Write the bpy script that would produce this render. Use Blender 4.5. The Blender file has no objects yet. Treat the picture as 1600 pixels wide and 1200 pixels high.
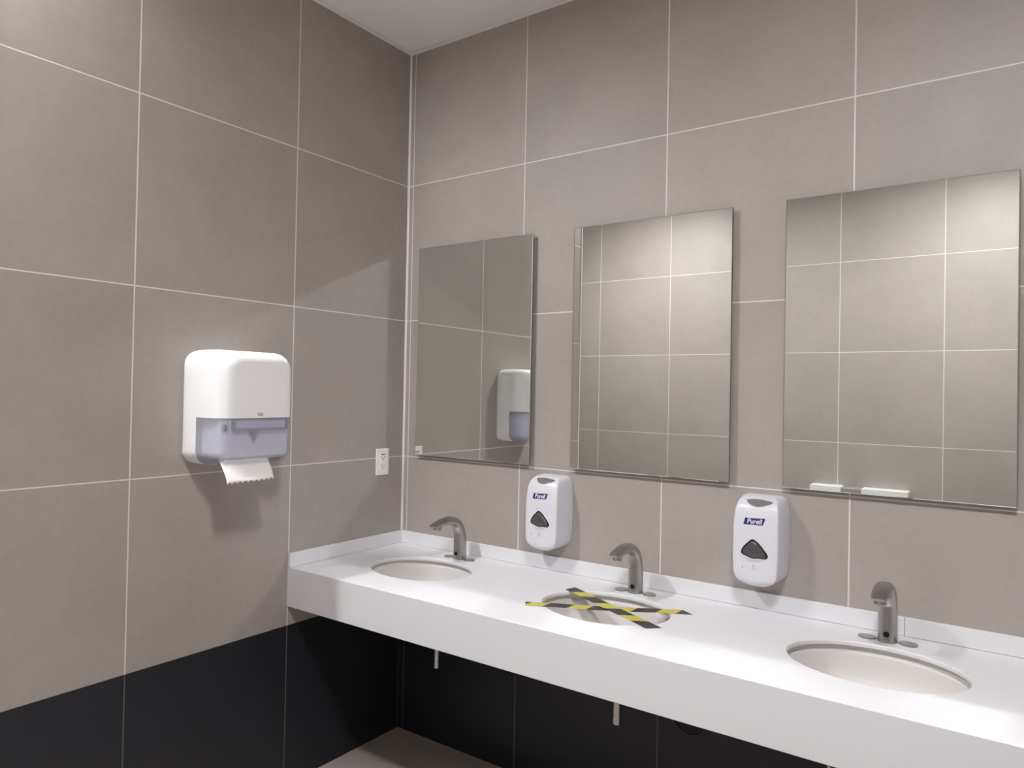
import bpy, bmesh, math, random
from mathutils import Vector, Matrix

random.seed(7)
SC = bpy.context.scene
COL = SC.collection

# ------------------------------------------------------------------ camera
cam_d = bpy.data.cameras.new('camera')
cam_d.sensor_width = 36.0
cam_d.lens = 36.0 * 1126.07 / 1600.0
cam_d.clip_start = 0.02
cam = bpy.data.objects.new('camera', cam_d)
COL.objects.link(cam)
YAW, PITCH, ROLL = 0.6164, 0.0116, 0.0193
_f = Vector((-math.sin(YAW) * math.cos(PITCH), math.cos(YAW) * math.cos(PITCH), math.sin(PITCH)))
_r = Vector((math.cos(YAW), math.sin(YAW), 0))
_u = _r.cross(_f)
_r2 = math.cos(ROLL) * _r + math.sin(ROLL) * _u
_u2 = -math.sin(ROLL) * _r + math.cos(ROLL) * _u
M4 = Matrix((_r2, _u2, -_f)).transposed().to_4x4()
M4.translation = Vector((2.2468, -2.3442, 1.4915))
cam.matrix_world = M4
SC.camera = cam

# ------------------------------------------------------------------ world, exposure, render quality
w = bpy.data.worlds.new('world')
SC.world = w
w.use_nodes = True
w.node_tree.nodes['Background'].inputs[0].default_value = (0.9, 0.95, 1.0, 1)
w.node_tree.nodes['Background'].inputs[1].default_value = 0.0
SC.view_settings.view_transform = 'Standard'
SC.view_settings.look = 'None'
SC.view_settings.gamma = 1.0
SC.view_settings.exposure = 0.0
SC.view_settings.use_curve_mapping = False
cy = SC.cycles
cy.use_denoising = True
cy.max_bounces = 12
cy.diffuse_bounces = 6
cy.glossy_bounces = 6
cy.caustics_reflective = True
cy.blur_glossy = 0.0
cy.sample_clamp_direct = 0.0
cy.sample_clamp_indirect = 0.0
cy.use_adaptive_sampling = False
cy.use_guiding = True
cy.use_surface_guiding = True
cy.guiding_training_samples = 64

LAMP_STRENGTH = 285.0
LAMP_COLOR = (1.0, 1.0, 1.01)
LAMP_L, LAMP_W = 0.45, 0.12
LAMPS = [(0.030, -1.86, 90), (2.14, -1.87, 0)]       # x, y, turn in degrees

# ------------------------------------------------------------------ materials
def new_mat(name):
    m = bpy.data.materials.new(name)
    m.use_nodes = True
    nt = m.node_tree
    return m, nt, nt.nodes['Principled BSDF']

def N(nt, t, **kw):
    n = nt.nodes.new(t)
    for k, v in kw.items():
        setattr(n, k, v)
    return n

def math_n(nt, op, a, b=None, c=None):
    n = N(nt, 'ShaderNodeMath', operation=op)
    for i, v in enumerate((a, b, c)):
        if v is None:
            continue
        if isinstance(v, (int, float)):
            n.inputs[i].default_value = v
        else:
            nt.links.new(v, n.inputs[i])
    return n.outputs[0]

def mix_n(nt, fac, a, b):
    n = N(nt, 'ShaderNodeMix', data_type='RGBA')
    for s, v in ((n.inputs[0], fac), (n.inputs[6], a), (n.inputs[7], b)):
        if isinstance(v, (int, float)):
            s.default_value = v
        elif isinstance(v, tuple):
            s.default_value = (*v, 1) if len(v) == 3 else v
        else:
            nt.links.new(v, s)
    return n.outputs[2]

def plain(name, col, rough=0.5, metal=0.0, noise=0.03, nscale=20.0, spec=0.5, bump=0.0):
    """single colour with a faint procedural mottling"""
    m, nt, b = new_mat(name)
    tc = N(nt, 'ShaderNodeTexCoord')
    nz = N(nt, 'ShaderNodeTexNoise')
    nz.inputs['Scale'].default_value = nscale
    nz.inputs['Detail'].default_value = 4
    nt.links.new(tc.outputs['Object'], nz.inputs['Vector'])
    lo = tuple(max(0, c * (1 - noise)) for c in col)
    hi = tuple(min(1, c * (1 + noise)) for c in col)
    nt.links.new(mix_n(nt, nz.outputs['Fac'], lo, hi), b.inputs['Base Color'])
    b.inputs['Roughness'].default_value = rough
    b.inputs['Metallic'].default_value = metal
    b.inputs['Specular IOR Level'].default_value = spec
    if bump:
        bp = N(nt, 'ShaderNodeBump')
        bp.inputs['Strength'].default_value = bump
        bp.inputs['Distance'].default_value = 0.001
        nt.links.new(nz.outputs['Fac'], bp.inputs['Height'])
        nt.links.new(bp.outputs['Normal'], b.inputs['Normal'])
    return m

BEIGE_LO, BEIGE_HI = (0.325, 0.294, 0.268), (0.410, 0.373, 0.342)
DARK_LO, DARK_HI = (0.0075, 0.0084, 0.0135), (0.0120, 0.0132, 0.0195)

def tile_mat(name, axis, u0, floor=False):
    """60 x 60 cm porcelain tiles; axis = world axis that runs along the wall, u0 = first vertical joint"""
    m, nt, b = new_mat(name)
    geo = N(nt, 'ShaderNodeNewGeometry')
    sep = N(nt, 'ShaderNodeSeparateXYZ')
    nt.links.new(geo.outputs['Position'], sep.inputs[0])
    U = sep.outputs[axis]
    V = sep.outputs['Y' if floor else 'Z']
    uu = math_n(nt, 'DIVIDE', math_n(nt, 'SUBTRACT', U, u0), 0.6)
    vv = math_n(nt, 'DIVIDE', math_n(nt, 'SUBTRACT', V, 0.08 if floor else 0.0), 0.6)
    def dist(c):
        f = math_n(nt, 'FRACT', math_n(nt, 'ADD', c, 100.5))
        return math_n(nt, 'MULTIPLY', math_n(nt, 'ABSOLUTE', math_n(nt, 'SUBTRACT', f, 0.5)), 0.6)
    du, dv = dist(uu), dist(vv)
    dark = math_n(nt, 'LESS_THAN', sep.outputs['Z'], 0.6) if not floor else None
    def line(d, hw):
        mr = N(nt, 'ShaderNodeMapRange', interpolation_type='SMOOTHSTEP')
        nt.links.new(d, mr.inputs[0])
        mr.inputs[1].default_value = hw + 0.0007
        mr.inputs[2].default_value = hw - 0.0007
        mr.inputs[3].default_value = 0
        mr.inputs[4].default_value = 1
        return mr.outputs[0]
    gu = line(du, 0.0023)
    gv = line(dv, 0.0020)
    if not floor:                       # the joint between the dark row and the beige rows is tight
        gv = math_n(nt, 'MULTIPLY', gv, math_n(nt, 'GREATER_THAN', V, 0.9))
    g = math_n(nt, 'MAXIMUM', gu, gv)
    # concrete-look mottling
    n1 = N(nt, 'ShaderNodeTexNoise')
    n1.inputs['Scale'].default_value = 2.6
    n1.inputs['Detail'].default_value = 7
    n1.inputs['Roughness'].default_value = 0.62
    n2 = N(nt, 'ShaderNodeTexNoise')
    n2.inputs['Scale'].default_value = 45
    n2.inputs['Detail'].default_value = 3
    # each tile shows its own piece of the pattern
    cb = N(nt, 'ShaderNodeCombineXYZ')
    nt.links.new(math_n(nt, 'FLOOR', uu), cb.inputs[0])
    nt.links.new(math_n(nt, 'FLOOR', vv), cb.inputs[1])
    wn = N(nt, 'ShaderNodeTexWhiteNoise', noise_dimensions='3D')
    nt.links.new(cb.outputs[0], wn.inputs['Vector'])
    va = N(nt, 'ShaderNodeVectorMath', operation='MULTIPLY_ADD')
    nt.links.new(wn.outputs['Color'], va.inputs[0])
    va.inputs[1].default_value = (9, 9, 9)
    nt.links.new(geo.outputs['Position'], va.inputs[2])
    nt.links.new(va.outputs[0], n1.inputs['Vector'])
    nt.links.new(geo.outputs['Position'], n2.inputs['Vector'])
    f = math_n(nt, 'ADD', math_n(nt, 'MULTIPLY', n1.outputs['Fac'], 0.75), math_n(nt, 'MULTIPLY', n2.outputs['Fac'], 0.25))
    mr = N(nt, 'ShaderNodeMapRange')
    nt.links.new(f, mr.inputs[0])
    mr.inputs[1].default_value = 0.30
    mr.inputs[2].default_value = 0.70
    f = math_n(nt, 'ADD', math_n(nt, 'MULTIPLY', mr.outputs[0], 0.82), math_n(nt, 'MULTIPLY', wn.outputs['Value'], 0.18))
    if floor:
        c = mix_n(nt, f, (0.40, 0.36, 0.33), (0.50, 0.45, 0.415))
        grout = (0.30, 0.28, 0.26)
        col = mix_n(nt, g, c, grout)
    else:
        cl = mix_n(nt, f, BEIGE_LO, BEIGE_HI)
        cd = mix_n(nt, f, DARK_LO, DARK_HI)
        c = mix_n(nt, dark, cl, cd)
        grout = mix_n(nt, dark, (0.70, 0.665, 0.64), (0.10, 0.10, 0.105))
        col = mix_n(nt, g, c, grout)
    nt.links.new(col, b.inputs['Base Color'])
    b.inputs['Roughness'].default_value = 0.50
    b.inputs['Specular IOR Level'].default_value = 0.55
    bp = N(nt, 'ShaderNodeBump')
    bp.inputs['Strength'].default_value = 0.35
    bp.inputs['Distance'].default_value = 0.001
    nt.links.new(math_n(nt, 'SUBTRACT', math_n(nt, 'MULTIPLY', n2.outputs['Fac'], 0.12), g), bp.inputs['Height'])
    nt.links.new(bp.outputs['Normal'], b.inputs['Normal'])
    return m

M = {}
M['tile_back'] = tile_mat('beige_wall_tile_back', 'X', 0.029)
M['tile_side'] = tile_mat('beige_wall_tile_side', 'Y', -0.605)
M['tile_front'] = tile_mat('beige_wall_tile_front', 'X', 0.05)
M['floor'] = tile_mat('floor_tile', 'X', 0.55, floor=True)
M['ceiling'] = plain('white_ceiling_paint', (0.92, 0.915, 0.91), 0.9, nscale=60, noise=0.01)
M['caulk'] = plain('white_caulk', (0.74, 0.72, 0.71), 0.6, noise=0.02)
M['counter'] = plain('white_solid_surface', (0.745, 0.745, 0.772), 0.40, noise=0.008, nscale=6)
M['ceramic'] = plain('white_ceramic', (0.67, 0.645, 0.63), 0.45, noise=0.006)
M['steel'] = plain('brushed_steel', (0.42, 0.405, 0.395), 0.32, metal=1.0, noise=0.10, nscale=40)
M['chrome'] = plain('polished_chrome', (0.50, 0.49, 0.48), 0.16, metal=1.0, noise=0.02)
M['black'] = plain('black_plastic', (0.008, 0.008, 0.009), 0.25)
M['white_plastic'] = plain('white_plastic', (0.85, 0.848, 0.858), 0.34, noise=0.01)
M['cool_plastic'] = plain('cool_white_plastic', (0.70, 0.70, 0.755), 0.33, noise=0.01)
M['grey_lens'] = plain('grey_lens', (0.19, 0.18, 0.185), 0.18)
M['dark_window'] = plain('dark_smoky_window', (0.075, 0.073, 0.073), 0.20, noise=0.25, nscale=60)
M['blue'] = plain('logo_blue', (0.026, 0.020, 0.19), 0.4)
M['logo_white'] = plain('logo_white', (0.85, 0.85, 0.88), 0.4)
M['red'] = plain('logo_red', (0.35, 0.02, 0.05), 0.4)
M['grey_print'] = plain('grey_print', (0.42, 0.42, 0.46), 0.5)
M['logo_grey'] = plain('logo_grey', (0.30, 0.30, 0.31), 0.4)
M['paper'] = plain('tissue_paper', (0.80, 0.77, 0.755), 0.9, noise=0.03, nscale=90, bump=0.4)
M['outlet'] = plain('ivory_plastic', (0.88, 0.84, 0.83), 0.35)
M['slot'] = plain('slot_dark', (0.05, 0.045, 0.045), 0.6)
M['lavender'] = plain('mechanism_grey', (0.13, 0.13, 0.17), 0.5)
M['mech_light'] = plain('mechanism_light', (0.88, 0.88, 0.91), 0.5)
M['mech_mid'] = plain('mechanism_mid', (0.62, 0.62, 0.70), 0.5)
M['green_grey'] = plain('green_grey_plastic', (0.20, 0.28, 0.29), 0.5)
M['dark_plate'] = plain('dark_plate', (0.006, 0.006, 0.007), 0.6)
M['dark_ring'] = plain('dark_ring', (0.022, 0.022, 0.024), 0.5)
M['unit_white'] = plain('white_enamel', (0.82, 0.82, 0.80), 0.4)
M['unit_grey'] = plain('grey_enamel', (0.30, 0.29, 0.27), 0.5)
M['back_board'] = plain('mirror_backing', (0.16, 0.14, 0.13), 0.8)
M['glass_edge'] = plain('polished_glass_edge', (0.07, 0.075, 0.07), 0.2)
M['lamp_ring'] = plain('lamp_white_ring', (0.8, 0.8, 0.8), 0.5)

m, nt, b = new_mat('mirror_silver')
b.inputs['Metallic'].default_value = 1.0
b.inputs['Roughness'].default_value = 0.0
tc = N(nt, 'ShaderNodeTexCoord')
nz = N(nt, 'ShaderNodeTexNoise')
nz.inputs['Scale'].default_value = 3
nt.links.new(tc.outputs['Object'], nz.inputs['Vector'])
nt.links.new(mix_n(nt, nz.outputs['Fac'], (0.855, 0.872, 0.858), (0.865, 0.882, 0.868)), b.inputs['Base Color'])
M['mirror'] = m

m, nt, b = new_mat('frosted_blue_plastic')
out = nt.nodes['Material Output']
tr = N(nt, 'ShaderNodeBsdfTransparent')
tr.inputs[0].default_value = (0.86, 0.86, 0.93, 1)
mx = N(nt, 'ShaderNodeMixShader')
tc = N(nt, 'ShaderNodeTexCoord')
nz = N(nt, 'ShaderNodeTexNoise')
nz.inputs['Scale'].default_value = 12
nt.links.new(tc.outputs['Object'], nz.inputs['Vector'])
nt.links.new(mix_n(nt, nz.outputs['Fac'], (0.56, 0.56, 0.65), (0.59, 0.59, 0.68)), b.inputs['Base Color'])
b.inputs['Roughness'].default_value = 0.28
mx.inputs[0].default_value = 0.42
nt.links.new(tr.outputs[0], mx.inputs[1])
nt.links.new(b.outputs[0], mx.inputs[2])
nt.links.new(mx.outputs[0], out.inputs['Surface'])
M['frosted'] = m

def tape_mat(name, s0):
    """diagonal black and yellow stripes; object X runs along the tape, object Y across"""
    m, nt, b = new_mat(name)
    tc = N(nt, 'ShaderNodeTexCoord')
    sep = N(nt, 'ShaderNodeSeparateXYZ')
    nt.links.new(tc.outputs['Object'], sep.inputs[0])
    v = math_n(nt, 'MULTIPLY', math_n(nt, 'SUBTRACT', 0.022, sep.outputs['Y']), 0.6)
    s = math_n(nt, 'SUBTRACT', math_n(nt, 'ADD', sep.outputs['X'], v), s0)
    fr = math_n(nt, 'FRACT', math_n(nt, 'ADD', math_n(nt, 'DIVIDE', s, 0.1377), 20.0))
    blk = math_n(nt, 'LESS_THAN', fr, 0.56)
    nz = N(nt, 'ShaderNodeTexNoise')
    nz.inputs['Scale'].default_value = 40
    nt.links.new(tc.outputs['Object'], nz.inputs['Vector'])
    yel = mix_n(nt, nz.outputs['Fac'], (0.56, 0.49, 0.075), (0.64, 0.57, 0.10))
    nt.links.new(mix_n(nt, blk, yel, (0.028, 0.025, 0.028)), b.inputs['Base Color'])
    b.inputs['Roughness'].default_value = 0.35
    return m

def emit_mat(name, strength):
    m, nt, b = new_mat(name)
    nt.nodes.remove(b)
    e = N(nt, 'ShaderNodeEmission')
    e.inputs[0].default_value = (*LAMP_COLOR, 1)
    e.inputs[1].default_value = strength
    nt.links.new(e.outputs[0], nt.nodes['Material Output'].inputs['Surface'])
    return m
M['lamp'] = emit_mat('lamp_diffuser_glow', LAMP_STRENGTH * 0.97)
M['lamp_b'] = emit_mat('lamp_diffuser_glow_brighter', LAMP_STRENGTH * 1.05)

# ------------------------------------------------------------------ helpers
def obj(name, bm, mat, parent=None, smooth=False, loc=None, angle=35):
    me = bpy.data.meshes.new(name)
    bmesh.ops.recalc_face_normals(bm, faces=bm.faces)
    bm.to_mesh(me)
    bm.free()
    me.materials.append(M[mat] if isinstance(mat, str) else mat)
    if smooth:
        for p in me.polygons:
            p.use_smooth = True
        me.set_sharp_from_angle(angle=math.radians(angle))
    o = bpy.data.objects.new(name, me)
    if smooth:
        wn = o.modifiers.new('weighted_normal', 'WEIGHTED_NORMAL')
        wn.keep_sharp = True
        wn.weight = 90
    COL.objects.link(o)
    if loc is not None:
        o.location = loc
    if parent is not None:
        o.parent = parent
    return o

def thing(name, label, cat, loc=(0, 0, 0), group=None):
    o = bpy.data.objects.new(name, None)
    o.empty_display_size = 0.05
    COL.objects.link(o)
    o.location = loc
    tag(o, label, cat, group)
    return o

def tag(o, label, cat, group=None):
    o['label'] = label
    o['category'] = cat
    if group:
        o['group'] = group

def struct(name, bm, mat, label=None):
    o = obj(name, bm, mat)
    o['kind'] = 'structure'
    return o

def dup(root, loc, label):
    r = root.copy()
    COL.objects.link(r)
    r.location = loc
    r['label'] = label
    for ch in list(root.children):
        c = ch.copy()
        COL.objects.link(c)
        c.parent = r
        for g in list(ch.children):
            d = g.copy()
            COL.objects.link(d)
            d.parent = c
    return r

def box(bm, x0, x1, y0, y1, z0, z1, bev=0.0, seg=2):
    r = bmesh.ops.create_cube(bm, size=1.0)
    vs = r['verts']
    for v in vs:
        v.co = Vector((x0 + (v.co.x + .5) * (x1 - x0), y0 + (v.co.y + .5) * (y1 - y0), z0 + (v.co.z + .5) * (z1 - z0)))
    if bev:
        es = list({e for v in vs for e in v.link_edges})
        bmesh.ops.bevel(bm, geom=es, offset=bev, segments=seg, profile=0.5, affect='EDGES')
    return bm

def nb():
    return bmesh.new()

def loft(bm, rings, closed=True, cap0=True, cap1=True):
    vs = [[bm.verts.new(p) for p in r] for r in rings]
    n = len(vs[0])
    for a, b_ in zip(vs[:-1], vs[1:]):
        for i in range(n if closed else n - 1):
            j = (i + 1) % n
            bm.faces.new((a[i], a[j], b_[j], b_[i]))
    if cap0:
        bm.faces.new(vs[0])
    if cap1:
        bm.faces.new(vs[-1])
    return vs

def cyl(bm, c, r, z0, z1, n=32, ry=None, bev=0.0):
    ry = ry or r
    rs = [(r, z0), (r, z1)]
    if bev:
        rs = [(r - bev, z0), (r, z0 + bev), (r, z1 - bev), (r - bev * .35, z1 - bev * .3), (r - bev, z1)]
    rings = [[(c[0] + q * math.cos(2 * math.pi * i / n), c[1] + q * ry / r * math.sin(2 * math.pi * i / n), z) for i in range(n)] for q, z in rs]
    loft(bm, rings)
    return bm

def catmull(pts, per=6):
    out = []
    P = [pts[0]] + list(pts) + [pts[-1]]
    for i in range(1, len(P) - 2):
        for k in range(per):
            t = k / per
            out.append(tuple(0.5 * ((2 * b_) + (c - a) * t + (2 * a - 5 * b_ + 4 * c - d) * t * t + (-a + 3 * b_ - 3 * c + d) * t ** 3)
                             for a, b_, c, d in zip(P[i - 1], P[i], P[i + 1], P[i + 2])))
    out.append(tuple(pts[-1]))
    return out

# ------------------------------------------------------------------ room shell
X_R, Y_F, X_E, H = 3.90, -2.87, -1.70, 3.0
struct('floor', box(nb(), X_E - .15, X_R + .15, Y_F - .15, .15, -.12, 0), 'floor')
struct('ceiling', box(nb(), X_E - .15, X_R + .15, Y_F - .15, .15, H, H + .12), 'ceiling')
struct('wall_back', box(nb(), -.15, X_R + .15, 0, .15, 0, H), 'tile_back')
struct('wall_left', box(nb(), -.15, 0, -1.60, 0, 0, H), 'tile_side')
struct('wall_right', box(nb(), X_R, X_R + .15, Y_F, 0, 0, H), 'tile_side')
struct('wall_front', box(nb(), X_E, X_R + .15, Y_F - .15, Y_F, 0, H), 'tile_front')
bm = nb()
box(bm, X_E - .15, X_E, Y_F - .15, -1.0, 0, H)
box(bm, X_E, -.15, -1.0, -.85, 0, H)
struct('wall_entry', bm, 'tile_side')

def bead(p0, p1, d1, d2, r):
    """quarter-round bead from p0 to p1 in the corner spanned by directions d1, d2"""
    bm = nb()
    rings = []
    for p in (p0, p1):
        p = Vector(p)
        c = p + Vector(d1) * r + Vector(d2) * r
        ring = [p - (Vector(d1) + Vector(d2)) * .002]
        ring.append(p + Vector(d1) * r)
        for k in range(1, 4):
            t = k / 4
            ring.append(p + Vector(d1) * r * (1 - t) + Vector(d2) * r * t - (Vector(d1) + Vector(d2)) * r * .12 * math.sin(math.pi * t))
        ring.append(p + Vector(d2) * r)
        rings.append(ring)
    loft(bm, rings)
    return bm
struct('trim_1', bead((0, 0, .875), (0, 0, H), (1, 0, 0), (0, -1, 0), .0066), 'caulk')
struct('trim_2', bead((0, 0, H), (X_R, 0, H), (0, -1, 0), (0, 0, -1), .012), 'caulk')
struct('trim_3', bead((0, 0, H), (0, -1.60, H), (1, 0, 0), (0, 0, -1), .012), 'caulk')
struct('trim_4', box(nb(), -.012, .003, -1.604, -1.594, 0, H - .001, .0015), 'caulk')      # bright corner strip at the end of the left wall

# ------------------------------------------------------------------ ceiling lamps
def make_lamp(loc, label):
    t = thing('ceiling_lamp', label, 'ceiling light', loc, 'slim ceiling lamps')
    a, c = LAMP_L / 2, LAMP_W / 2
    bm = nb()
    def rr(k, z):
        return [(-a - k, -c - k, z), (a + k, -c - k, z), (a + k, c + k, z), (-a - k, c + k, z)]
    rings = [rr(.016, 0), rr(.016, -.008), rr(.012, -.012), rr(.001, -.012), rr(0, -.010), rr(0, 0)]
    loft(bm, rings + rings[:1], cap0=False, cap1=False)
    obj('frame', bm, 'lamp_ring', t)
    obj('diffuser', box(nb(), -a + .0005, a - .0005, -c + .0005, c - .0005, -.009, -.003), 'lamp', t)
    return t
lamp0 = make_lamp((*LAMPS[0][:2], H - .0005), 'slim white ceiling lamp at the open end of the side wall')
lamp0.rotation_euler.z = math.radians(LAMPS[0][2])
lamp1 = dup(lamp0, (*LAMPS[1][:2], H - .0005), 'slim white ceiling lamp facing the mirror farthest from the corner')
lamp1.rotation_euler.z = math.radians(LAMPS[1][2])
for c in lamp1.children:
    if c.name.startswith('diffuser'):
        c.data = c.data.copy()
        c.data.materials[0] = M['lamp_b']

# ------------------------------------------------------------------ vanity counter
ZT, D = 0.8194, 0.608
BX, BY, BA, BB = (0.395, 1.175, 1.945), -0.302, 0.210, 0.160
XE = 2.95
counter = thing('vanity_counter', 'long white washbasin counter with a deep front apron along the mirror wall', 'counter', (0, 0, 0))
bm = nb()
cells = [(0, .785), (.785, 1.56), (1.56, 2.33)]
Y0, Y1 = -.592, -.0005
for (x0, x1), cx in zip(cells, BX):
    ang = [2 * math.pi * i / 96 for i in range(96)]
    corners = [math.atan2(yy - BY, xx - cx) % (2 * math.pi) for xx in (x0, x1) for yy in (Y0, Y1)]
    ang = sorted(ang + corners)
    def per(a):
        dx, dy = math.cos(a), math.sin(a)
        ts = []
        if dx > 1e-9: ts.append((x1 - cx) / dx)
        if dx < -1e-9: ts.append((x0 - cx) / dx)
        if dy > 1e-9: ts.append((Y1 - BY) / dy)
        if dy < -1e-9: ts.append((Y0 - BY) / dy)
        t = min(ts)
        return (cx + dx * t, BY + dy * t)
    def ell(a, k):
        dx, dy = math.cos(a), math.sin(a)
        rr = 1 / math.sqrt((dx / (BA + k)) ** 2 + (dy / (BB + k)) ** 2)
        return (cx + dx * rr, BY + dy * rr)
    rings = [[(*per(a), ZT) for a in ang], [(*ell(a, .004), ZT) for a in ang], [(*ell(a, .0022), ZT - .0006) for a in ang],
             [(*ell(a, .0006), ZT - .0022) for a in ang], [(*ell(a, 0), ZT - .004) for a in ang], [(*ell(a, 0), ZT - .012) for a in ang],
             [(*per(a), ZT - .012) for a in ang]]
    loft(bm, rings + rings[:1], cap0=False, cap1=False)
bmesh.ops.remove_doubles(bm, verts=bm.verts[:], dist=1e-6)
box(bm, 2.33, XE - .0005, Y0, Y1, ZT - .012, ZT)
ct = obj('countertop', bm, 'counter', counter)
for p in ct.data.polygons:                                   # only the rounded lips of the holes are smooth
    p.use_smooth = .05 < abs(p.normal.z) < .98
bm = nb()
prof = [(Y0, ZT), (-D + .0035, ZT), (-D + .001, ZT - .0008), (-D, ZT - .003), (-D, .6742), (-D + .0012, .673), (Y0, .673)]
loft(bm, [[(x, y, z) for y, z in prof] for x in (.0005, XE - .0005)])
obj('apron', bm, 'counter', counter, True, angle=50)
def splash(x0, x1, y0, y1):
    return box(nb(), x0, x1, y0, y1, ZT + .0008, .8722, .0012, 2)
obj('backsplash', splash(.0125, 1.979, -.0125, -.0005), 'counter', counter)
obj('backsplash', splash(1.9802, XE - .0005, -.0125, -.0005), 'counter', counter)
obj('side_splash', splash(.0005, .0125, -D + .001, -.0005), 'counter', counter)

# ------------------------------------------------------------------ washbasins
def make_basin(loc, label):
    t = thing('washbasin', label, 'sink', loc, 'undermount basins in the counter')
    n = 72
    def ring(ka, kb, z, dy=0.0):
        return [(ka * math.cos(2 * math.pi * i / n), dy + kb * math.sin(2 * math.pi * i / n), z) for i in range(n)]
    bm = nb()
    a, b_ = BA, BB
    inner = [(a + .030, b_ + .026, -.0125), (a + .030, b_ + .026, -.020), (a + .012, b_ + .012, -.020)]
    rings = [ring(a + .028, b_ + .026, -.0122), ring(a + .0165, b_ + .0155, -.0122), ring(a + .0160, b_ + .0150, -.0260), ring(a + .0125, b_ + .0120, -.0300), ring(a + .007, b_ + .007, -.0320)]
    for k, dz in ((1.0, .036), (.985, .050), (.955, .070), (.90, .091), (.80, .111), (.64, .125), (.44, .133), (.24, .137), (.125, .139)):
        rings.append(ring((a + .005) * k, (b_ + .005) * k, -dz, (1 - k) * .035))
    # outer skin, 8 mm further out
    for k, dz in ((.135, .149), (.26, .147), (.46, .143), (.67, .134), (.83, .117), (.93, .093), (.985, .066), (1.02, .046), (1.055, .036)):
        rings.append(ring((a + .008) * k, (b_ + .008) * k, -dz, (1 - min(k, 1)) * .035))
    rings.append(ring(a + .028, b_ + .026, -.032))
    vs = loft(bm, rings, cap0=False, cap1=False)
    for i in range(n):
        j = (i + 1) % n
        bm.faces.new((vs[-1][i], vs[-1][j], vs[0][j], vs[0][i]))
    obj('bowl', bm, 'ceramic', t, True, angle=50)
    bm = nb()
    cyl(bm, (0, .031), .024, -.141, -.1375, 32, bev=.001)
    cyl(bm, (0, .031), .008, -.138, -.1365, 24)
    obj('drain', bm, 'chrome', t, True)
    # chrome trap hanging below the bowl
    bm = nb()
    cyl(bm, (0, .100), .0140, -.385, -.098, 32, bev=.002)
    cyl(bm, (0, .100), .0146, -.404, -.372, 32, bev=.002)
    tp = obj('tailpiece', bm, 'chrome', t, True)
    bm = nb()
    cyl(bm, (0, .100), .005, -.4055, -.403, 16)
    obj('plug', bm, 'slot', tp)
    return t
basin0 = make_basin((BX[0], BY, ZT), 'white oval basin in the counter beside the tiled side wall')
dup(basin0, (BX[1], BY, ZT), 'white oval basin crossed by black and yellow tape')
dup(basin0, (BX[2], BY, ZT), 'white oval basin below the widest mirror, nearest to the viewer')

# ------------------------------------------------------------------ sensor taps
def make_tap(loc, label):
    t = thing('sensor_tap', label, 'tap', loc, 'brushed steel sensor taps')
    # (y, z, half width x, half thickness)
    keys = [(0, 0, .0245, .0250), (0, .045, .0245, .0245), (-.001, .085, .0240, .0235), (-.007, .112, .0238, .0220),
            (-.024, .140, .0236, .0200), (-.050, .1560, .0236, .0180), (-.078, .1612, .0234, .0160), (-.106, .1600, .0230, .0138),
            (-.134, .1560, .0222, .0108), (-.156, .1520, .0200, .0072), (-.169, .1500, .0160, .0036)]
    P = catmull(keys, 6)
    bm = nb()
    rings = []
    n = 28
    for i, (y, z, hw, ht) in enumerate(P):
        a, c = P[max(0, i - 1)], P[min(len(P) - 1, i + 1)]
        ty, tz = c[0] - a[0], c[1] - a[1]
        if i < 9:
            ty, tz = 0, 1
        L = math.hypot(ty, tz) or 1
        ny, nz_ = -tz / L, ty / L      # normal in the yz plane (towards the user / underside)
        ring = []
        for k in range(n):
            th = 2 * math.pi * k / n
            cx, cs = math.cos(th), math.sin(th)
            e = 0.86
            px = hw * math.copysign(abs(cx) ** e, cx)
            pq = ht * math.copysign(abs(cs) ** e, cs)
            ring.append((px, y + ny * pq, z + nz_ * pq))
        rings.append(ring)
    loft(bm, rings)
    obj('spout', bm, 'steel', t, True, angle=40)
    # aerator under the tip
    bm = nb()
    rot = Matrix.Rotation(math.radians(-14), 4, 'X')
    tmp = nb()
    cyl(tmp, (0, 0), .0172, -.001, .012, 28)
    cyl(tmp, (0, 0), .0158, -.013, -.002, 28, bev=.0012)
    for v in tmp.verts:
        v.co = rot @ v.co + Vector((0, -.139, .1435))
    me = bpy.data.meshes.new('tmp'); tmp.to_mesh(me); tmp.free()
    bm.from_mesh(me); bpy.data.meshes.remove(me)
    obj('aerator', bm, 'chrome', t, True)
    # sensor eye
    bm = nb()
    rings = []
    for r, d in ((.0078, 0), (.0078, .0016), (.0062, .0024)):
        rings.append([(r * math.cos(2 * math.pi * i / 24), -.0246 - d, .0235 + r * math.sin(2 * math.pi * i / 24)) for i in range(24)])
    loft(bm, rings)
    obj('sensor_eye', bm, 'black', t, True)
    bm = nb()
    cyl(bm, (0, 0), .0262, 0, .004, 36, bev=.001)
    obj('base_ring', bm, 'steel', t, True)
    for s in (-1, 1):
        bm = nb()
        cyl(bm, (s * .0515, -.002), .0235, 0, .0042, 32, ry=.0205, bev=.0016)
        obj('hole_cover', bm, 'steel', t, True)
    return t
TAPY = -.0855
tap0 = make_tap((.405, TAPY, ZT + .0005), 'curved steel sensor tap at the basin beside the side wall')
dup(tap0, (1.178, TAPY, ZT + .0005), 'curved steel sensor tap behind the taped-off basin')
dup(tap0, (1.946, TAPY, ZT + .0005), 'steel sensor tap seen end-on below the widest mirror')

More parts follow.
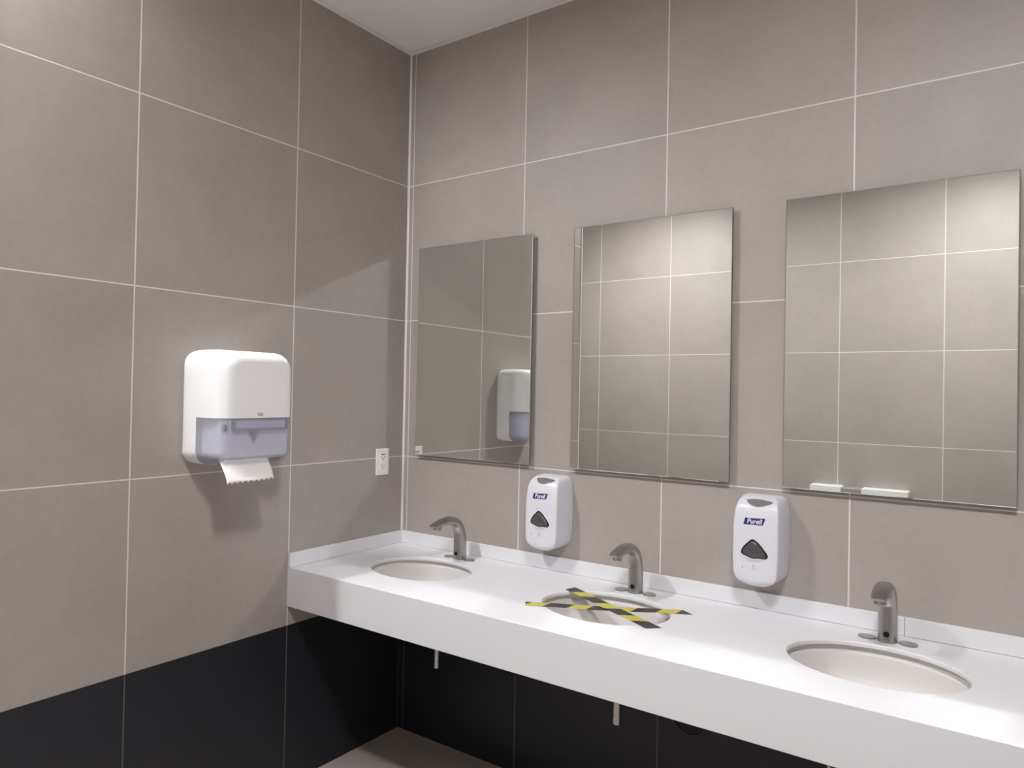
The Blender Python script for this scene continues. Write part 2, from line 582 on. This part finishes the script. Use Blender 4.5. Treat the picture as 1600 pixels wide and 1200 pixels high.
# ------------------------------------------------------------------ hazard tape
def make_tape(a, b_, hw, z, name, label, s0, e0, e1, sag):
    a, b_ = Vector(a), Vector(b_)
    d = (b_ - a)
    L = d.length
    o_ang = math.atan2(d.y, d.x)
    bm = nb()
    n = 60
    top = []
    th = .0003
    def zz(s):
        u = (s / L - .5) / .30
        return -sag * max(0, 1 - u * u)
    rows = []
    for i in range(n + 1):
        t = i / n
        row = []
        for v, k0, k1 in ((hw, e0[0], e1[0]), (0, sum(e0) / 2, sum(e1) / 2), (-hw, e0[1], e1[1])):
            s = k0 + (L + k1 - k0) * t
            row.append((s, v, zz(s)))
        rows.append(row)
    for dz in (0, th):
        pass
    V0 = [[bm.verts.new((x, y, z_)) for x, y, z_ in r] for r in rows]
    V1 = [[bm.verts.new((x, y, z_ + th)) for x, y, z_ in r] for r in rows]
    for i in range(n):
        for j in range(2):
            bm.faces.new((V1[i][j], V1[i + 1][j], V1[i + 1][j + 1], V1[i][j + 1]))
            bm.faces.new((V0[i][j], V0[i][j + 1], V0[i + 1][j + 1], V0[i + 1][j]))
        for j in (0, 2):
            bm.faces.new((V0[i][j], V0[i + 1][j], V1[i + 1][j], V1[i][j]))
    for i in (0, n):
        for j in range(2):
            bm.faces.new((V0[i][j], V0[i][j + 1], V1[i][j + 1], V1[i][j]))
    o = obj(name, bm, tape_mat('hazard_stripes_%d' % int(s0 * 1000), s0))
    o.location = (a.x, a.y, z)
    o.rotation_euler = (0, 0, o_ang)
    tag(o, label, 'tape', 'black and yellow barrier tape over the basin')
    return o
make_tape((.982, -.187), (1.390, -.402), .0225, ZT + .0012, 'hazard_tape',
          'striped black and yellow tape strip lying on top of the other across the basin', .125, (-.004, .006), (.002, -.012), .001)
make_tape((.960, -.434), (1.405, -.191), .0215, ZT + .0004, 'hazard_tape',
          'striped black and yellow tape strip lying underneath the other across the basin', .081, (0, .004), (-.012, .014), .002)

# ------------------------------------------------------------------ mirrors
def make_mirror(loc, label):
    t = thing('wall_mirror', label, 'mirror', loc, 'frameless mirrors above the counter')
    W, HH = .597, .897
    th = .0055
    yb = -.0190
    bm = nb()
    # glass body; the silvered face in front has a narrow polished bevel
    e = .0022
    def rect(k, y):
        return [(k, y, k), (W - k, y, k), (W - k, y, HH - k), (k, y, HH - k)]
    loft(bm, [rect(0, yb), rect(0, yb - th + .0012)])
    obj('glass_edge', bm, 'glass_edge', t)
    bm = nb()
    loft(bm, [rect(.0001, yb - th + .0011), rect(e, yb - th)])
    obj('mirror_face', bm, 'mirror', t)
    bm = nb()
    box(bm, .05, W - .05, yb + .0002, -.0004, .05, HH - .05)
    obj('backing_board', bm, 'back_board', t)
    return t
MZ = 1.2124
mir0 = make_mirror((.0935, 0, MZ), 'frameless mirror beside the tiled corner, reflecting the paper towel dispenser')
dup(mir0, (.8755, 0, MZ), 'frameless mirror hanging between the other two, above the taped-off basin')
dup(mir0, (1.6400, 0, MZ), 'frameless mirror farthest from the corner, reflecting a low white unit')

# ------------------------------------------------------------------ foam soap dispensers
PROF = [  # z, half width at wall, half width of front, depth
    (.000, .022, .020, .082), (.003, .031, .028, .092), (.008, .041, .037, .098), (.013, .053, .047, .1012), (.020, .0635, .0560, .1032), (.028, .0705, .0610, .1044),
    (.039, .0750, .0642, .1050), (.056, .0765, .0655, .105), (.085, .0785, .0668, .1055), (.130, .0795, .0672, .105), (.180, .0790, .0668, .103), (.215, .0775, .0655, .0995), (.238, .0755, .0630, .0945),
    (.252, .0730, .0600, .087), (.262, .0690, .0560, .0765), (.269, .0640, .0500, .062), (.273, .0560, .0420, .045), (.275, .0450, .0320, .028)]
def interp(z, col):
    for a, c in zip(PROF[:-1], PROF[1:]):
        if a[0] <= z <= c[0]:
            t = (z - a[0]) / (c[0] - a[0])
            return a[col] + (c[col] - a[col]) * t
    return PROF[-1][col] if z > PROF[-1][0] else PROF[0][col]
def front_y(x, z):
    wf = interp(z, 2)
    return -interp(z, 3) + .006 * min(1, (x / wf) ** 2)
def patch(outline, eps, bulge=0.0, rings=8):
    """raised piece following the dispenser's front; outline = list of (x, z)"""
    cx = sum(p[0] for p in outline) / len(outline)
    cz = sum(p[1] for p in outline) / len(outline)
    bm = nb()
    R = []
    for k in range(rings + 1):
        s = 1 - k / rings
        h = eps + bulge * math.sqrt(max(0, 1 - s ** 2.5))
        if k == rings:
            c = bm.verts.new((cx, front_y(cx, cz) - h, cz))
            break
        R.append([bm.verts.new((cx + (x - cx) * s, front_y(cx + (x - cx) * s, cz + (z - cz) * s) - h, cz + (z - cz) * s)) for x, z in outline])
    base = [bm.verts.new((x, front_y(x, z) + .0008, z)) for x, z in outline]
    n = len(outline)
    R = [base] + R
    for a, b_ in zip(R[:-1], R[1:]):
        for i in range(n):
            bm.faces.new((a[i], a[(i + 1) % n], b_[(i + 1) % n], b_[i]))
    for i in range(n):
        bm.faces.new((R[-1][i], R[-1][(i + 1) % n], c))
    return bm
def smooth_outline(pts, per=5):
    P = list(pts)
    n = len(P)
    out = []
    for i in range(n):
        p0, p1, p2, p3 = P[i - 1], P[i], P[(i + 1) % n], P[(i + 2) % n]
        for k in range(per):
            t = k / per
            out.append(tuple(0.5 * ((2 * b_) + (c - a) * t + (2 * a - 5 * b_ + 4 * c - d) * t * t + (-a + 3 * b_ - 3 * c + d) * t ** 3)
                             for a, b_, c, d in zip(p0, p1, p2, p3)))
    return out

def text_mesh(s, size, depth, embolden):
    cu = bpy.data.curves.new('lettering', 'FONT')
    cu.body = s
    cu.size = size
    cu.extrude = depth
    cu.offset = embolden
    cu.align_x = 'CENTER'
    o = bpy.data.objects.new('lettering_tmp', cu)
    COL.objects.link(o)
    dg = bpy.context.evaluated_depsgraph_get()
    me = bpy.data.meshes.new_from_object(o.evaluated_get(dg))
    COL.objects.unlink(o)
    bpy.data.objects.remove(o)
    bpy.data.curves.remove(cu)
    return me

def make_soap(loc, label):
    t = thing('soap_dispenser', label, 'soap dispenser', loc, 'touch-free soap dispensers on the mirror wall')
    bm = nb()
    rings = []
    for z, wb, wf, d in PROF:
        r = min(.010, wf * .3)
        # side wall leaning in towards the front, crisp rounded vertical edge, then the slightly domed front
        r = min(.0065, wf * .2)
        fx = wf + r * .35
        half = [(wb * .99, -.0005), (wb, -d * .22), (wb + (fx - wb) * .35, -d * .48), (wb + (fx - wb) * .72, -d * .74)]
        cyy = -d + .006 + r
        for k in range(6):
            a = math.radians(6 + 78 * k / 5)
            half.append((fx - r + r * math.cos(a), cyy - r * math.sin(a)))
        for k in (0.8, .6, .4, .2):
            half.append((wf * k, -d + .006 * k * k))
        ring = half + [(0, -d)] + [(-x, y) for x, y in reversed(half)]
        rings.append([(x, y, z) for x, y in ring])
    loft(bm, rings)
    obj('housing', bm, 'cool_plastic', t, True, angle=32)
    # smoky level window: rounded triangle
    tri = smooth_outline([(-.006, .1475), (.012, .138), (.029, .119), (.0405, .1015), (.034, .0915), (.012, .0905), (-.004, .0885), (-.024, .0935), (-.0405, .1015), (-.036, .119), (-.020, .137)])
    cxm, czm = sum(p[0] for p in tri) / len(tri), sum(p[1] for p in tri) / len(tri)
    lw = obj('level_window', patch([(cxm + (x - cxm) * .86, czm + (z - czm) * .86) for x, z in tri], .0022, .005, 10), 'dark_window', t, True, angle=60)
    obj('window_rim', patch(tri, .0004, .0030, 8), 'black', lw, True, angle=60)
    lens = smooth_outline([(-.034, .2625), (-.018, .2655), (0, .2665), (.022, .2650), (.046, .2605), (.030, .2520), (.008, .2465), (-.012, .2475), (-.024, .2530)], 4)
    obj('top_lens', patch(lens, .0010, .0010, 6), 'grey_lens', t, True, angle=60)
    ban = [(-.031, .2105), (-.027, .2110), (-.010, .2108), (.006, .2118), (.018, .2125), (.030, .2130), (.0275, .2030), (.0240, .1925), (.010, .1915), (-.006, .1918), (-.022, .1905), (-.036, .1905), (-.0335, .2005)]
    bn = obj('logo_banner', patch(ban, .0006, 0, 3), 'blue', t)
    me = text_mesh('Purell', .0212, .0003, .00035)
    me.materials.clear()
    me.materials.append(M['logo_white'])
    lo = Matrix.Translation((-.002, -interp(.2, 3) - .0006, .1950)) @ Matrix.Rotation(math.radians(88.6), 4, 'X') @ Matrix.Shear('XY', 4, (0.12, 0))
    lo = Matrix.Translation((-.002, -interp(.196, 3) - .0012, .1950)) @ Matrix.Rotation(math.radians(86), 4, 'X') @ Matrix(((.92, .14, 0, 0), (0, 1, 0, 0), (0, 0, 1, 0), (0, 0, 0, 1)))
    me.transform(lo)
    o = bpy.data.objects.new('logo_lettering', me)
    COL.objects.link(o)
    o.parent = bn
    rd = [(-.006, .2112), (.003, .2121), (.012, .2124), (.010, .2092), (.000, .2086)]
    obj('logo_stroke', patch(rd, .0010, 0, 2), 'red', bn)
    # printed lines and hand sign
    bm = nb()
    for z0, hw in ((.0838, .026), (.0790, .020)):
        for k in range(10):
            xa, xb = -hw + 2 * hw * k / 10 - .002, -hw + 2 * hw * (k + 1) / 10 - .002
            za, zb = z0 + .0022 * ((xa / .026) ** 2), z0 + .0022 * ((xb / .026) ** 2)
            q = [bm.verts.new((x, front_y(x, z) - .0006, z)) for x, z in ((xa, za), (xb, zb), (xb, zb + .0012), (xa, za + .0012))]
            bm.faces.new(q)
    obj('printed_line', bm, 'grey_print', t)
    bm = nb()
    for (x0, x1, z0, z1) in ((-.003, .0005, .062, .070), (-.010, .008, .0545, .0560), (-.006, .004, .0585, .0598)):
        q = [bm.verts.new((x, front_y(x, z) - .0006, z)) for x, z in ((x0, z0), (x1, z0), (x1, z1), (x0, z1))]
        bm.faces.new(q)
    obj('hand_sign', bm, 'grey_print', t)
    bm = nb()
    ring = [(-.036 + .0016 * math.cos(a), .0585 + .0016 * math.sin(a)) for a in [2 * math.pi * i / 12 for i in range(12)]]
    obj('indicator_light', patch(ring, .0008, .0004, 3), 'black', t)
    return t
SZ = .908
soap0 = make_soap((.797, 0, SZ), 'white touch-free soap dispenser on the wall between the corner mirror and the taped basin')
dup(soap0, (1.581, 0, SZ), 'white touch-free soap dispenser on the wall beside the end-on tap, nearest to the viewer')

# ------------------------------------------------------------------ paper towel dispenser
towel = thing('paper_towel_dispenser', 'white wall-mounted paper towel dispenser with a frosted lower front on the side wall', 'paper towel dispenser', (0, -.8895, 1.237))
TW, TH = .305, .376
def rrect(inset, rt, rb, x, nseg=8):
    hw = TW / 2 - inset
    z0, z1 = inset * .42, TH - inset * .62
    pts = []
    for (cy_, cz_, r, a0) in ((hw, z1, rt, 0), (-hw, z1, rt, 90), (-hw, z0, rb, 180), (hw, z0, rb, 270)):
        r = max(.006, r - inset * .35)
        ccy = cy_ - math.copysign(r, cy_)
        ccz = cz_ - r if cz_ == z1 else cz_ + r
        for k in range(nseg + 1):
            a = math.radians(a0 + 90 * k / nseg)
            pts.append((x, ccy + r * math.cos(a), ccz + r * math.sin(a)))
    out = []
    for i, p in enumerate(pts):                      # support points along the straight runs
        out.append(p)
        if i % (nseg + 1) == nseg:
            q = pts[(i + 1) % len(pts)]
            for t in (.04, .12, .3, .5, .7, .88, .96):
                out.append(tuple(a + (c - a) * t for a, c in zip(p, q)))
    return out
def cover_bm():
    bm = nb()
    prof = [(.018, .0), (.05, .0), (.10, .0005), (.120, .0015), (.142, .0038), (.162, .0085), (.179, .0155), (.192, .0245), (.2005, .035), (.2055, .047), (.2075, .060), (.2075, .066)]
    rings = [rrect(i, .058, .046, x) for x, i in prof]
    loft(bm, rings, cap0=False, cap1=True)
    return bm
ZW, XW = .155, .085        # the frosted window starts below / in front of these planes
def cut(bm):
    for co, no in (((0, 0, ZW), (0, 0, 1)), ((XW, 0, 0), (1, 0, 0)), ((0, 0, .0225), (0, 0, 1)), ((0, -.119, 0), (0, 1, 0)), ((0, .087, 0), (0, 1, 0))):
        bmesh.ops.bisect_plane(bm, geom=bm.verts[:] + bm.edges[:] + bm.faces[:], plane_co=co, plane_no=no, dist=1e-5)
def region(f):
    c = f.calc_center_median()
    if c.z < ZW and c.x > XW:
        return 'slot' if (c.z < .0225 and c.x > .120 and -.119 < c.y < .087) else 'window'
    return 'cover'
for part, mat, want in (('cover', 'white_plastic', 'cover'), ('frosted_window', 'frosted', 'window')):
    bm = cover_bm()
    cut(bm)
    bmesh.ops.delete(bm, geom=[f for f in bm.faces if region(f) != want], context='FACES')
    o = obj(part, bm, mat, towel, True, angle=60)
    o.modifiers.clear()
    for p in o.data.polygons:
        if p.normal.x > .9995:
            p.use_smooth = False
    if part == 'cover':
        sm = o.modifiers.new('shell', 'SOLIDIFY')
        sm.thickness = .002
        sm.offset = -1
        es = o.modifiers.new('crisp_rims', 'EDGE_SPLIT')
        es.split_angle = math.radians(42)
    else:
        o['label'] = 'frosted bluish see-through lower front'
bm = nb()
loft(bm, [[(x, y, z) for x, y, z in rrect(i, .05, .04, x)] for x, i in ((.0005, .006), (.019, .006))])
obj('back_plate', bm, 'white_plastic', towel, True)
bm = nb()
box(bm, .019, .186, -.130, .130, .026, .154, .012)
obj('inner_chassis', bm, 'mech_light', towel)
bm = nb()
rings = [[(.095 + .055 * math.cos(a), y, .235 + .055 * math.sin(a)) for a in [2 * math.pi * i / 40 for i in range(40)]] for y in (-.10, .10)]
loft(bm, rings)
obj('paper_roll', bm, 'paper', towel, True)
bm = nb()
box(bm, .150, .2005, -.088, .106, .1190, .1470, .004)
bar = obj('transfer_bar', bm, 'mech_mid', towel)
bm = nb()
box(bm, .150, .2030, -.093, -.088, .1150, .1500, .001)
box(bm, .150, .2030, .106, .112, .1150, .1500, .001)
box(bm, .150, .2030, -.088, .106, .1145, .1190, .001)
obj('bar_frame', bm, 'lavender', bar)
bm = nb()
box(bm, .150, .200, -.125, -.112, .116, .136, .002)
obj('level_indicator', bm, 'green_grey', towel)
bm = nb()
box(bm, .150, .201, -.108, -.102, .104, .150, .001)
obj('side_bracket', bm, 'mech_light', towel)
bm = nb()
box(bm, .160, .203, -.018, -.012, .082, .106, .001)
box(bm, .160, .202, -.032, .004, .104, .109, .001)
obj('latch', bm, 'lavender', towel)
# maker's mark above the window: two bars joined at their end
bm = nb()
X0 = .2076
for (y0, y1, z0, z1) in ((-.012, .009, .1690, .1715), (-.010, .009, .1620, .1643), (.0062, .009, .1620, .1715), (-.010, .003, .1655, .1674)):
    box(bm, X0 - .0006, X0 + .0004, y0, y1, z0, z1)
obj('logo_mark', bm, 'logo_grey', towel)
# the paper sheet hanging out, with a saw-tooth edge
bm = nb()
y0, y1 = -.121, .058
path = [(.150, .042), (.165, .027), (.181, .010), (.197, -.008), (.211, -.025), (.221, -.041), (.226, -.052)]
nt_ = 36
rows = []
for k, (x, z) in enumerate(path):
    row = []
    for i in range(nt_ + 1):
        u = i / nt_
        y = y0 + (y1 - y0) * u - .007 * k / 6 - .008 * u * k / 6
        dz = (.0075 if i % 4 == 2 else (.0035 if i % 2 else 0)) * (k == len(path) - 1) + .004 * u * (k / 6)
        row.append(bm.verts.new((x + .0025 * math.sin(u * 7 + k * .5) * k / 6, y, z + dz)))
    rows.append(row)
for a, c in zip(rows[:-1], rows[1:]):
    for i in range(nt_):
        bm.faces.new((a[i], a[i + 1], c[i + 1], c[i]))
o = obj('paper_sheet', bm, 'paper', towel, True, angle=60)
sm = o.modifiers.new('thickness', 'SOLIDIFY')
sm.thickness = .0006

# ------------------------------------------------------------------ power outlet on the side wall
outlet = thing('power_outlet', 'white double power outlet with test buttons on the side wall above the counter', 'power outlet', (0, -.1315, 1.1825))
bm = nb()
box(bm, .0004, .0065, -.0365, .0365, -.0565, .0565, .002, 3)
obj('cover_plate', bm, 'outlet', outlet, True)
bm = nb()
box(bm, .006, .0085, -.0165, .0165, -.0335, .0335, .001)
obj('face', bm, 'outlet', outlet)
for zc in (.019, -.019):
    obj('socket_slot', box(nb(), .0083, .0088, -.0085, -.0060, zc - .002, zc + .006), 'slot', outlet)
    obj('socket_slot', box(nb(), .0083, .0088, .0050, .0072, zc - .002, zc + .006), 'slot', outlet)
    obj('ground_hole', box(nb(), .0083, .0088, -.0028, .0028, zc - .0105, zc - .0060), 'slot', outlet)
for zc, nm in ((.0035, 'test_button'), (-.0035, 'reset_button')):
    bm = nb()
    box(bm, .0083, .0098, -.0085, .0085, zc - .0025, zc + .0025, .0006)
    obj(nm, bm, 'outlet', outlet)
bm = nb()
box(bm, .0083, .0088, -.0125, .0125, .0385 - .0090, .0385 - .0050)
obj('printed_label', bm, 'slot', outlet)
for zc in (.0475, -.0475):
    bm = nb()
    rings = [[(x, .003 * math.cos(a), zc + .003 * math.sin(a)) for a in [2 * math.pi * i / 16 for i in range(16)]] for x in (.006, .0072)]
    loft(bm, rings)
    obj('screw', bm, 'outlet', outlet)

# ------------------------------------------------------------------ round cover on the dark tiles under the counter
plate = thing('pipe_cover', 'round black pipe cover on the dark wall tiles under the counter', 'pipe cover', (1.346, 0, .419))
bm = nb()
n = 48
prof = [(.060, -.0005), (.072, -.0005), (.072, -.004), (.069, -.006), (.062, -.006), (.060, -.003)]
vs = [[bm.verts.new((r * math.cos(2 * math.pi * i / n), y, r * math.sin(2 * math.pi * i / n))) for i in range(n)] for r, y in prof]
for a, c in zip(vs, vs[1:] + vs[:1]):
    for i in range(n):
        bm.faces.new((a[i], a[(i + 1) % n], c[(i + 1) % n], c[i]))
obj('rim', bm, 'dark_ring', plate, True)
bm = nb()
loft(bm, [[(.0605 * math.cos(2 * math.pi * i / n), y, .0605 * math.sin(2 * math.pi * i / n)) for i in range(n)] for y in (-.0006, -.003)])
obj('disc', bm, 'dark_plate', plate)

# ------------------------------------------------------------------ low white unit on the opposite wall (seen in the far mirror)
unit = thing('wall_unit', 'low white wall unit with grey middle panel, seen only in the widest mirror', 'wall unit', (1.39, Y_F, .42))
bm = nb()
box(bm, -.290, -.100, .0005, .115, 0, .500, .003, 2)
box(bm, .022, .285, .0005, .115, 0, .500, .003, 2)
obj('cabinet_body', bm, 'unit_white', unit, True)
bm = nb()
box(bm, -.101, .023, .0005, .100, .02, .493, .004, 2)
obj('middle_panel', bm, 'unit_grey', unit)

# ------------------------------------------------------------------ water valve on the dark tiles, cut by the bottom edge of the picture
valve = thing('water_valve', 'small metal water valve on the dark tiles under the counter, at the bottom picture edge', 'valve', (1.790, 0, .352))
def disc_y(bm, r, y0, y1, n=32, zoff=0.0, rz=None):
    rz = rz or r
    loft(bm, [[(r * math.cos(2 * math.pi * i / n), y, zoff + rz * math.sin(2 * math.pi * i / n)) for i in range(n)] for y in (y0, y1)])
    return bm
obj('escutcheon', disc_y(nb(), .030, -.0005, -.006), 'steel', valve, True)
obj('stub', disc_y(nb(), .010, -.006, -.060), 'steel', valve, True)
obj('handle', disc_y(nb(), .020, -.060, -.074, rz=.013), 'steel', valve, True)
bm = nb()
cyl(bm, (0, -.040), .007, .004, .060, 24, bev=.001)
obj('outlet_pipe', bm, 'chrome', valve, True)
